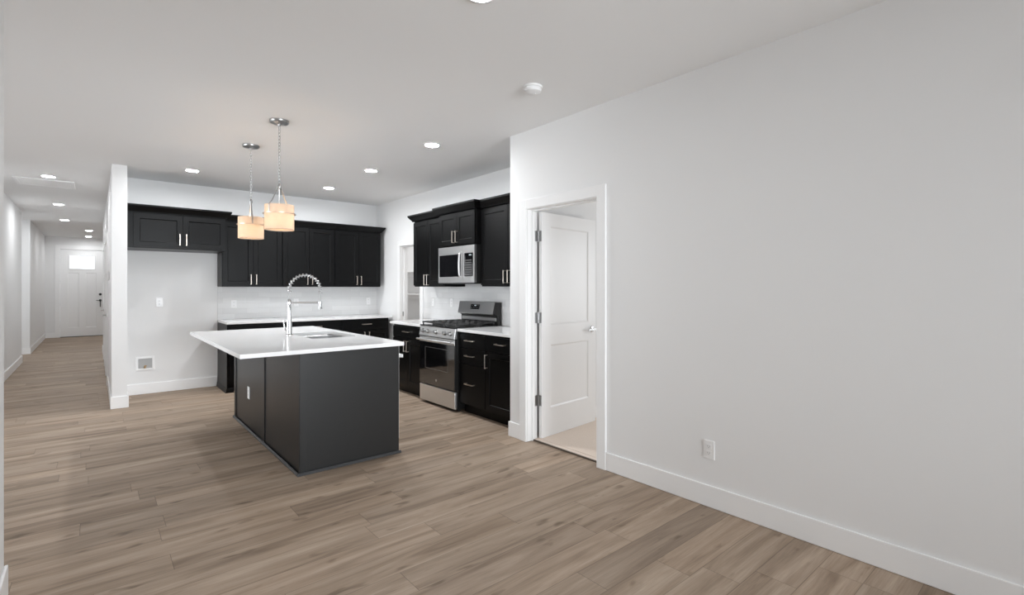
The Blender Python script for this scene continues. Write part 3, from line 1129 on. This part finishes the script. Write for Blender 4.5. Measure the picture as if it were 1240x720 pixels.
b = BM(); tube(b, spring(), 0.0038, 8)
obj('spring', b, M_CHROME, fa, smooth=True, label='coiled chrome spring around the neck')
b = BM(); lathe(b, [(0.0, 0.318), (0.010, 0.318), (0.013, 0.306), (0.0145, 0.285), (0.017, 0.255), (0.019, 0.243), (0.0, 0.243)], (2 * r_a, 0, 0), 24)
obj('spray_head', b, M_CHROME, fa, smooth=True)
b = BM(); tube(b, [(0.012, 0, 0.302), (2 * r_a - 0.012, 0, 0.302)], 0.0085, 12)
lathe(b, [(0.0165, 0.292), (0.019, 0.292), (0.019, 0.312), (0.0165, 0.312)], (0, 0, 0), 24)
lathe(b, [(0.0135, 0.294), (0.0175, 0.294), (0.0175, 0.310), (0.0135, 0.310)], (2 * r_a, 0, 0), 24)
obj('docking_arm', b, M_CHROME, fa, smooth=True)
b = BM(); tube(b, [(-0.02, 0.0, 0.045), (-0.036, 0.0, 0.048), (-0.040, 0.0, 0.075), (-0.052, 0.0, 0.145)], [0.010, 0.009, 0.006, 0.0045], 10)
obj('lever_handle', b, M_CHROME, fa, smooth=True)

# ------------------------------------------------------------------ gas range (local frame: x to the viewer, y into the wall)
rg = thing('gas_range', 'stainless freestanding gas range with black oven glass and raised back panel', 'range', (2.985, 5.240, 0), rr)
RW = 0.758
b = BM(); box(b, 0.002, RW - 0.002, 0.035, 0.655, 0.03, 0.905)
for x in (0.05, RW - 0.05):
    for y in (0.09, 0.60):
        lathe(b, [(0, 0.001), (0.018, 0.001), (0.014, 0.03), (0, 0.03)], (x, y, 0), 14)
obj('body', b, M_BLK, rg, bevel=0.001)
b = BM(); box(b, 0.002, RW - 0.002, 0.004, 0.0345, 0.035, 0.222)
obj('storage_drawer', b, M_STEEL, rg, bevel=0.004, label='stainless drawer front')
b = BM(); box(b, 0.002, RW - 0.002, 0.004, 0.0345, 0.232, 0.79)
dr = obj('oven_door', b, M_BLK, rg, bevel=0.002)
b = BM(); box(b, 0.006, RW - 0.006, 0.001, 0.0038, 0.236, 0.725)
obj('oven_glass', b, M_GLASSB, dr, label='black glass front')
b = BM(); box(b, 0.004, RW - 0.004, 0.0008, 0.0038, 0.727, 0.788)
obj('top_rail', b, M_STEEL, dr, bevel=0.001, label='stainless strip over the glass')
# thin light outline of the viewing window on the glass
b = BM(); wx0, wx1, wz0, wz1 = 0.135, RW - 0.135, 0.42, 0.67
for a in ((wx0, wx0 + 0.004, wz0, wz1), (wx1 - 0.004, wx1, wz0, wz1), (wx0, wx1, wz1 - 0.004, wz1), (wx0, wx1, wz0, wz0 + 0.004)):
    box(b, a[0], a[1], 0.0002, 0.0009, a[2], a[3])
obj('window_frame', b, M_DKSTEEL, dr)
b = BM(); lathe(b, [(0, 0.0009), (0.014, 0.0009), (0.014, -0.0005), (0.0115, -0.0012), (0, -0.0012)], (RW / 2, 0, 0.300), 24, 'y')
em = obj('emblem', b, M_STEEL, dr, smooth=True, label='small round silver badge')
b = BM()
for s in (-1, 1):
    pts = [(RW / 2 + s * 0.0036 + 0.0030 * math.cos(R(a)), -0.0016, 0.300 + 0.0045 * math.sin(R(a))) for a in range(20, 341, 20)]
    tube(b, pts, 0.0007, 6)
obj('monogram', b, M_DKSTEEL, em)
b = BM(); tube(b, [(0.015, -0.042, 0.757), (RW - 0.015, -0.042, 0.757)], 0.012, 14)
for x in (0.05, RW - 0.05): box(b, x - 0.012, x + 0.012, -0.042, 0.003, 0.747, 0.767)
obj('door_handle', b, M_STEEL, dr, smooth=True)
# slanted knob panel
b = BM(); prism(b, [(-0.004, 0.797), (0.0345, 0.797), (0.0345, 0.908), (0.014, 0.908)], 0.002, RW - 0.002, 0)
kp = obj('control_panel', b, M_STEEL, rg, bevel=0.002)
sl = math.atan2(0.018, 0.111)
for kx in (0.085, 0.195, RW / 2, RW - 0.195, RW - 0.085):
    b = BM()
    lathe(b, [(0, 0), (0.027, 0.0), (0.027, -0.004), (0.0215, -0.006), (0.0200, -0.030), (0.017, -0.034), (0, -0.034)], (0, 0, 0), 22, 'y')
    box(b, -0.004, 0.004, -0.0385, -0.033, -0.018, 0.018)
    bmesh.ops.rotate(b, verts=b.verts[:], matrix=Matrix.Rotation(-sl, 3, 'X'), cent=(0, 0, 0))
    bmesh.ops.translate(b, verts=b.verts[:], vec=(kx, 0.0045, 0.852))
    obj('knob', b, M_SATIN, kp, smooth=True)
b = BM(); box(b, 0.0, RW, 0.006, 0.60, 0.9085, 0.921)
obj('cooktop', b, M_BLK, rg, bevel=0.003)
for (x, y, r0) in ((0.16, 0.16, 0.045), (0.16, 0.44, 0.04), (RW - 0.16, 0.16, 0.05), (RW - 0.16, 0.44, 0.035), (RW / 2, 0.30, 0.045)):
    b = BM(); lathe(b, [(0, 0.9215), (r0 + 0.01, 0.9215), (r0 + 0.008, 0.928), (r0, 0.930), (r0, 0.938), (r0 - 0.006, 0.941), (0, 0.941)], (x, y, 0), 22)
    obj('burner', b, M_IRON, rg, smooth=True)
for gx0, gx1 in ((0.020, 0.255), (0.262, RW - 0.262), (RW - 0.255, RW - 0.020)):
    b = BM(); t_ = 0.0065; z0, z1 = 0.944, 0.960
    for y in (0.035, 0.30, 0.565):
        box(b, gx0, gx1, y - t_, y + t_, z0, z1)
    for x in (gx0 + t_, (gx0 + gx1) / 2, gx1 - t_):
        box(b, x - t_, x + t_, 0.035, 0.565, z0, z1)
    for y in (0.115, 0.215, 0.385, 0.485):
        box(b, gx0, gx0 + 0.085, y - t_, y + t_, z0, z1); box(b, gx1 - 0.085, gx1, y - t_, y + t_, z0, z1)
    for x in (gx0 + t_, gx1 - t_):
        for y in (0.04, 0.30, 0.56):
            box(b, x - t_, x + t_, y - t_, y + t_, 0.9215, z0)
    obj('grate', b, M_IRON, rg, bevel=0.002)
# back guard
b = BM(); prism(b, [(0.605, 0.9215), (0.655, 0.9215), (0.655, 1.185), (0.585, 1.185), (0.555, 1.045), (0.605, 1.025)], 0.006, RW - 0.006, 0)
bgd = obj('back_guard', b, M_BLK, rg, bevel=0.002)
b = BM(); prism(b, [(0.548, 1.040), (0.5545, 1.046), (0.5842, 1.183), (0.578, 1.188), (0.575, 1.188), (0.546, 1.050)], 0.012, RW - 0.03, 0)
fp = obj('front_plate', b, M_DKSTEEL, bgd, bevel=0.001, label='brushed steel face of the back panel')
b = BM(); prism(b, [(0.574, 1.1885), (0.6, 1.1885), (0.6, 1.192), (0.574, 1.192)], 0.012, RW - 0.012, 0)
obj('top_cap', b, M_DKSTEEL, bgd)
b = BM(); box(b, 0.03, RW - 0.03, 0.596, 0.6045, 0.965, 1.005)
obj('lower_strip', b, M_DKSTEEL, bgd, bevel=0.003)
ang = math.atan2(0.029, 0.138)
b = BM(); x0_, x1_ = 0.27, 0.45
for v in ((x0_, x1_, -0.0012, 0.0, -0.030, 0.030),): box(b, *v)
bmesh.ops.rotate(b, verts=b.verts[:], matrix=Matrix.Rotation(-ang, 3, 'X'), cent=(0, 0, 0))
bmesh.ops.translate(b, verts=b.verts[:], vec=(0, 0.5618, 1.128))
dsp = obj('display', b, M_GLASSB, bgd, label='black glass clock panel')
b = BM()
box(b, 0.345, 0.385, -0.0022, -0.0013, 0.010, 0.022)
bmesh.ops.rotate(b, verts=b.verts[:], matrix=Matrix.Rotation(-ang, 3, 'X'), cent=(0, 0, 0))
bmesh.ops.translate(b, verts=b.verts[:], vec=(0, 0.5618, 1.128))
obj('clock_readout', b, M_LCD, dsp)
b = BM()
for i in range(7):
    for j in range(2):
        x = 0.283 + i * 0.0255; z = -0.008 - j * 0.012
        if j == 0 and i in (2, 3, 4): z = -0.006
        box(b, x - 0.005, x + 0.005, -0.0022, -0.0013, z - 0.0014, z + 0.0014)
for x in (0.285, 0.31, 0.415, 0.435): box(b, x - 0.005, x + 0.005, -0.0022, -0.0013, 0.012, 0.015)
bmesh.ops.rotate(b, verts=b.verts[:], matrix=Matrix.Rotation(-ang, 3, 'X'), cent=(0, 0, 0))
bmesh.ops.translate(b, verts=b.verts[:], vec=(0, 0.5618, 1.128))
obj('button_marks', b, M_PRINT, dsp)

# ------------------------------------------------------------------ over-the-range microwave
MX = 3.25
mw = thing('microwave', 'stainless over-the-range microwave with vertical bar handle', 'microwave', (MX, 5.239, 1.405), rr)
MH = 0.440
b = BM(); box(b, 0.002, RW - 0.002, 0.03, XK - MX - 0.01, 0.0, MH - 0.001)
obj('body', b, M_BLKPL, mw, bevel=0.001)
b = BM(); panel = [(0.022, 0.475, 0.082, 0.345)]
panel_leaf(b, 0.002, 0.535, 0.012, MH - 0.002, 0.0, 0.0295, [(0.020, 0.485, 0.080, 0.345)], rec=0.003, ch=0.002, both=False)
md_ = obj('door', b, M_STEEL, mw, bevel=0.001)
b = BM(); box(b, 0.023, 0.482, -0.0005, 0.0028, 0.083, 0.342)
obj('door_glass', b, M_GLASSB, md_, label='black glass window')
b = BM(); pts = [(0.505, -0.002, 0.075), (0.505, -0.030, 0.085)] + [(0.505, -0.034 - 0.006 * math.sin(PI * i / 8), 0.10 + 0.235 * i / 8) for i in range(9)] + [(0.505, -0.030, 0.350), (0.505, -0.002, 0.36)]
tube(b, pts, 0.0105, 12)
obj('bar_handle', b, M_STEEL, md_, smooth=True)
b = BM(); panel_leaf(b, 0.538, RW - 0.002, 0.012, MH - 0.002, 0.0, 0.0295, [(0.552, RW - 0.03, 0.080, 0.352)], rec=0.003, ch=0.002, both=False)
cpn = obj('control_panel', b, M_STEEL, mw, bevel=0.001)
b = BM(); box(b, 0.555, RW - 0.033, -0.0005, 0.0028, 0.083, 0.349)
kpd = obj('keypad', b, M_GLASSB, cpn, label='black glass keypad')
for j in range(7):
    b = BM(); z = 0.105 + j * 0.027
    box(b, 0.566, 0.702, -0.0012, -0.0006, z - 0.005, z + 0.005)
    obj('button_row', b, M_SLOT, kpd)
b = BM(); box(b, 0.65, 0.70, -0.0012, -0.0006, 0.318, 0.334)
obj('clock_readout', b, M_LCD, kpd)
b = BM(); box(b, 0.002, RW - 0.002, 0.004, 0.029, 0.0, 0.010)
obj('vent_lip', b, M_BLKPL, mw)

# ------------------------------------------------------------------ outlets and plates (front faces local -Y)
def outlet_proto(label, loc, rot, group=None):
    t = thing('wall_outlet', label, 'outlet', loc, rot, group)
    b = BM(); box(b, -0.036, 0.036, -0.006, 0.0, -0.058, 0.058)
    obj('cover_plate', b, M_WPL, t, bevel=0.003)
    for z in (-0.0205, 0.0205):
        b = BM(); box(b, -0.0168, 0.0168, -0.0075, -0.0061, z - 0.0145, z + 0.0145)
        s = obj('socket', b, M_WPL, t, bevel=0.002)
        b = BM()
        box(b, -0.0075, -0.0055, -0.0081, -0.0076, z - 0.003, z + 0.006); box(b, 0.0050, 0.0070, -0.0081, -0.0076, z - 0.002, z + 0.005)
        lathe(b, [(0, -0.0081), (0.0022, -0.0081), (0.0022, -0.0076), (0, -0.0076)], (0, 0, z - 0.008), 10, 'y')
        obj('slots', b, M_SLOT, s)
    return t


ot = outlet_proto('white duplex outlet low on the big blank right wall', (XR - 0.0005, 1.548, 0.355), rr)
TB = YB - 0.0095
dup(ot, (1.512, TB, 1.132), 0, 'white outlet on back tile under the leftmost wall cabinet')
dup(ot, (2.352, TB, 1.135), 0, 'white outlet on back tile seen just right of the faucet neck')
dup(ot, (3.505, TB, 1.135), 0, 'white outlet on back tile near the right corner')
dup(ot, (XK - 0.0095, 6.02, 1.157), rr, 'white outlet on stove-wall tile close to the pantry doorway')
dup(ot, (XK - 0.0095, 5.548, 1.160), rr, 'white outlet on stove-wall tile just left of the range back panel')
dup(ot, (0.655, YB - 0.0005, 1.167), 0, 'white outlet halfway up the empty fridge alcove wall')
dup(ot, (IX0 - 0.0005, 5.245, 0.352), rr, 'white outlet low on the black side panel of the island')
dup(ot, (HL + 0.0005, 8.9, 0.355), PI / 2, 'white outlet low on the left wall of the hallway')
# thermostat by the hall corner
th = thing('thermostat', 'small white thermostat on the hallway side of the partition wall', 'thermostat', (PX0 - 0.0005, 8.25, 1.51), rr)
b = BM(); box(b, -0.075, 0.075, -0.028, 0.0, -0.06, 0.06)
obj('case', b, M_WPL, th, bevel=0.006)
b = BM(); box(b, -0.04, 0.04, -0.0295, -0.0285, -0.02, 0.035)
obj('screen', b, M_GREYBOX, th)
# refrigerator water supply box, recessed look
wb = thing('water_supply_box', 'recessed white ice-maker water box with brass valve, low in the fridge alcove', 'water box', (0.507, YB - 0.0005, 0.39))
b = BM()
for a in ((-0.10, -0.072, -0.085, 0.085), (0.072, 0.10, -0.085, 0.085), (-0.072, 0.072, -0.085, -0.062), (-0.072, 0.072, 0.062, 0.085)):
    box(b, a[0], a[1], -0.007, 0.0, a[2], a[3])
obj('flange', b, M_WPL, wb, bevel=0.002)
b = BM(); box(b, -0.072, 0.072, -0.0012, 0.0, -0.062, 0.062)
obj('box_back', b, M_GREYBOX, wb)
b = BM(); lathe(b, [(0, -0.060), (0.010, -0.060), (0.010, -0.040), (0.007, -0.036), (0.007, -0.022), (0, -0.022)], (-0.004, -0.014, 0), 14)
tube(b, [(-0.004, -0.014, -0.03), (0.016, -0.014, -0.03)], 0.005, 10)
obj('valve', b, M_BRASS, wb, smooth=True, label='small brass valve')

# ------------------------------------------------------------------ ceiling fixtures
def downlight(label, loc, group='recessed ceiling downlights', lens_mat=None):
    t = thing('recessed_downlight', label, 'ceiling light', loc, 0, group)
    b = BM(); lathe(b, [(0.062, -0.006), (0.066, -0.010), (0.080, -0.009), (0.087, -0.003), (0.087, -0.0005), (0.062, -0.0005), (0.062, -0.006)], n=36)
    obj('trim_ring', b, M_WPL, t, smooth=True)
    b = BM(); lathe(b, [(0, -0.0045), (0.058, -0.0045), (0.0615, -0.003), (0.0615, -0.0006), (0, -0.0006)], n=36)
    obj('lens', b, lens_mat or M_LENS, t, smooth=True, label='glowing white lens')
    return t


dl = downlight('kitchen downlight nearest the viewer, over the aisle before the range', (2.503, 4.15, CH))
dlh = None
for loc, lab in (((2.50, 5.52, CH), 'kitchen downlight over the aisle, second from the viewer of the right row'),
                 ((2.49, 6.86, CH), 'kitchen downlight at the back of the right row, before the back wall cabinets'),
                 ((0.89, 6.88, CH), 'kitchen downlight left of the pendants, near the fridge cabinet'),
                 ((-0.425, 8.39, CH), 'hallway downlight at the hall mouth, beside the ceiling hatch'),
                 ((-0.44, 11.11, CH), 'hallway downlight second from the hall mouth, beyond the hatch'),
                 ((-0.45, 13.61, CH), 'hallway downlight third from the hall mouth, before the side opening'),
                 ((-0.08, 15.78, CH), 'foyer downlight, upper of the small pair before the front door'),
                 ((-0.10, 17.57, CH), 'foyer downlight closest to the front door, lower of the small pair'),
                 ((1.385, 1.86, CH), 'living room downlight just at the top edge of the picture'),
                 ):
    if loc[0] < 0.0:
        dlh = dlh or downlight(lab, loc, lens_mat=M_LENS_H)
        if dlh['label'] != lab: dup(dlh, loc, 0, lab)
    elif loc[1] < 3.0:
        downlight(lab, loc, lens_mat=M_LENS_L)
    else:
        dup(dl, loc, 0, lab)

sd = thing('smoke_detector', 'round white smoke detector on the ceiling near the right wall', 'smoke detector', (2.31, 2.505, CH))
b = BM(); lathe(b, [(0, -0.0005), (0.068, -0.0005), (0.068, -0.010), (0.066, -0.013), (0, -0.013)], n=40)
obj('mounting_plate', b, M_WPL, sd, smooth=True)
b = BM(); lathe(b, [(0, -0.0131), (0.059, -0.0131), (0.060, -0.020), (0.057, -0.036), (0.048, -0.041), (0, -0.043)], n=40)
obj('cover', b, M_WPL, sd, smooth=True)
b = BM(); lathe(b, [(0, -0.0425), (0.010, -0.0425), (0.010, -0.0465), (0, -0.0465)], (0.018, 0, 0), 16)
obj('test_button', b, M_WPL, sd, smooth=True)

ah = thing('attic_hatch', 'flat white square hatch in the hallway ceiling', 'ceiling hatch', (-0.48, 8.915, CH))
b = BM()
for a in ((-0.29, -0.25, -0.27, 0.27), (0.25, 0.29, -0.27, 0.27), (-0.25, 0.25, -0.27, -0.23), (-0.25, 0.25, 0.23, 0.27)):
    box(b, a[0], a[1], a[2], a[3], -0.016, -0.0005)
obj('frame', b, M_TRIM, ah, bevel=0.003)
b = BM(); box(b, -0.2495, 0.2495, -0.2295, 0.2295, -0.014, -0.0005)
obj('panel', b, M_TRIM, ah)


def pendant(label, loc, rotz):
    """origin at the ceiling"""
    t = thing('pendant_lamp', label, 'pendant lamp', loc, rotz, 'pendant lamps over the island')
    b = BM(); lathe(b, [(0, -0.0005), (0.076, -0.0005), (0.076, -0.012), (0.070, -0.020), (0.030, -0.024), (0.014, -0.030), (0.008, -0.045), (0, -0.045)], n=32)
    obj('canopy', b, M_SATIN, t, smooth=True, label='round brushed nickel ceiling plate')
    # chain of links from the canopy to the hub
    b = BM()
    z = -0.045; k = 0
    while z > -0.525:
        L, wd = 0.034, 0.0085
        pts = []
        for i in range(14):
            a = 2 * PI * i / 14
            u, v = wd * math.cos(a), (L / 2) * math.sin(a)
            pts.append((u if k % 2 == 0 else 0, 0 if k % 2 == 0 else u, z - L / 2 + v))
        tube(b, pts, 0.0026, 6, closed=True)
        z -= L - 0.0075; k += 1
    obj('chain', b, M_SATIN, t, smooth=True)
    b = BM(); tube(b, [(0.004 * math.sin(i * 0.9), 0.004 * math.cos(i * 0.9), -0.04 - 0.50 * i / 14) for i in range(15)], 0.0018, 6)
    obj('cord', b, M_WPL, t, smooth=True)
    b = BM(); lathe(b, [(0, -0.522), (0.006, -0.522), (0.012, -0.532), (0.014, -0.552), (0.008, -0.566), (0.005, -0.575), (0.005, -0.735), (0, -0.735)], n=20)
    obj('hub', b, M_SATIN, t, smooth=True)
    zt, zb, rs = -0.700, -0.905, 0.113
    for k in range(2):
        a = R(180 * k)
        b = BM()
        prof = [(0.010, -0.548), (0.045, -0.605), (0.085, -0.672), (rs + 0.004, zt - 0.004), (rs + 0.0045, zt - 0.035), (rs + 0.0045, zt - 0.072)]
        tube(b, [(r * math.cos(a), r * math.sin(a), z) for r, z in prof], 0.004, flat=(0.0048, 0.0016))
        obj('arm', b, M_SATIN, t)
    b = BM(); lathe(b, [(rs + 0.0065, zt - 0.075), (rs + 0.013, zt - 0.075), (rs + 0.013, zt - 0.069), (rs + 0.0065, zt - 0.069), (rs + 0.0065, zt - 0.075)], n=48)
    obj('ring', b, M_NICKEL, t, smooth=True, label='thin metal band around the shade')
    b = BM(); lathe(b, [(rs, zb), (rs, zt), (rs - 0.0022, zt), (rs - 0.0022, zb), (rs, zb)], n=56)
    obj('shade', b, M_SHADE, t, smooth=True, label='glowing cream drum shade')
    b = BM(); lathe(b, [(0, -0.735), (0.018, -0.735), (0.018, -0.775), (0, -0.775)], n=18)
    obj('socket', b, M_WPL, t, smooth=True)
    b = BM(); lathe(b, [(0, -0.7755), (0.013, -0.7755), (0.016, -0.79), (0.029, -0.82), (0.030, -0.835), (0.022, -0.856), (0, -0.862)], n=20)
    obj('bulb', b, M_BULB, t, smooth=True, label='warm lit bulb')
    b = BM(); lathe(b, [(0, zb + 0.004), (rs - 0.004, zb + 0.004), (rs - 0.004, zb + 0.006), (0, zb + 0.006)], n=48)
    obj('diffuser', b, M_SHADE, t, smooth=True)
    return t


pd = pendant('cream drum pendant lamp hanging nearer the viewer over the island', (1.178, 4.375, CH), R(215))
dup(pd, (1.172, 5.315, CH), R(264), 'cream drum pendant lamp hanging farther back over the island')

# ------------------------------------------------------------------ pantry shelves
labs = ['white pantry shelf at eye level seen through the narrow doorway', 'white pantry shelf at chest height seen through the narrow doorway', 'low white pantry shelf below counter height seen through the narrow doorway']
for z, lab in zip((1.64, 1.255, 0.80), labs):
    t = thing('pantry_shelf', lab, 'shelf', (4.53, YB - 0.001, z), 0, 'pantry shelves')
    b = BM(); box(b, -0.73, 0.75, -0.36, 0.0, -0.02, 0.0)
    obj('board', b, M_TRIM, t, bevel=0.002)
    b = BM(); box(b, -0.73, 0.75, -0.02, 0.0, -0.09, -0.0205)
    obj('cleat', b, M_TRIM, t)
pl = bpy.data.lights.new('added_fill_pantry', 'AREA')  # added lamp out of view, only there to light the pantry
pl.shape = 'DISK'; pl.size = 0.25; pl.energy = 13
po = bpy.data.objects.new('added_fill_pantry', pl)
COL.objects.link(po)
po.location = (4.5, 6.7, CH - 0.01)
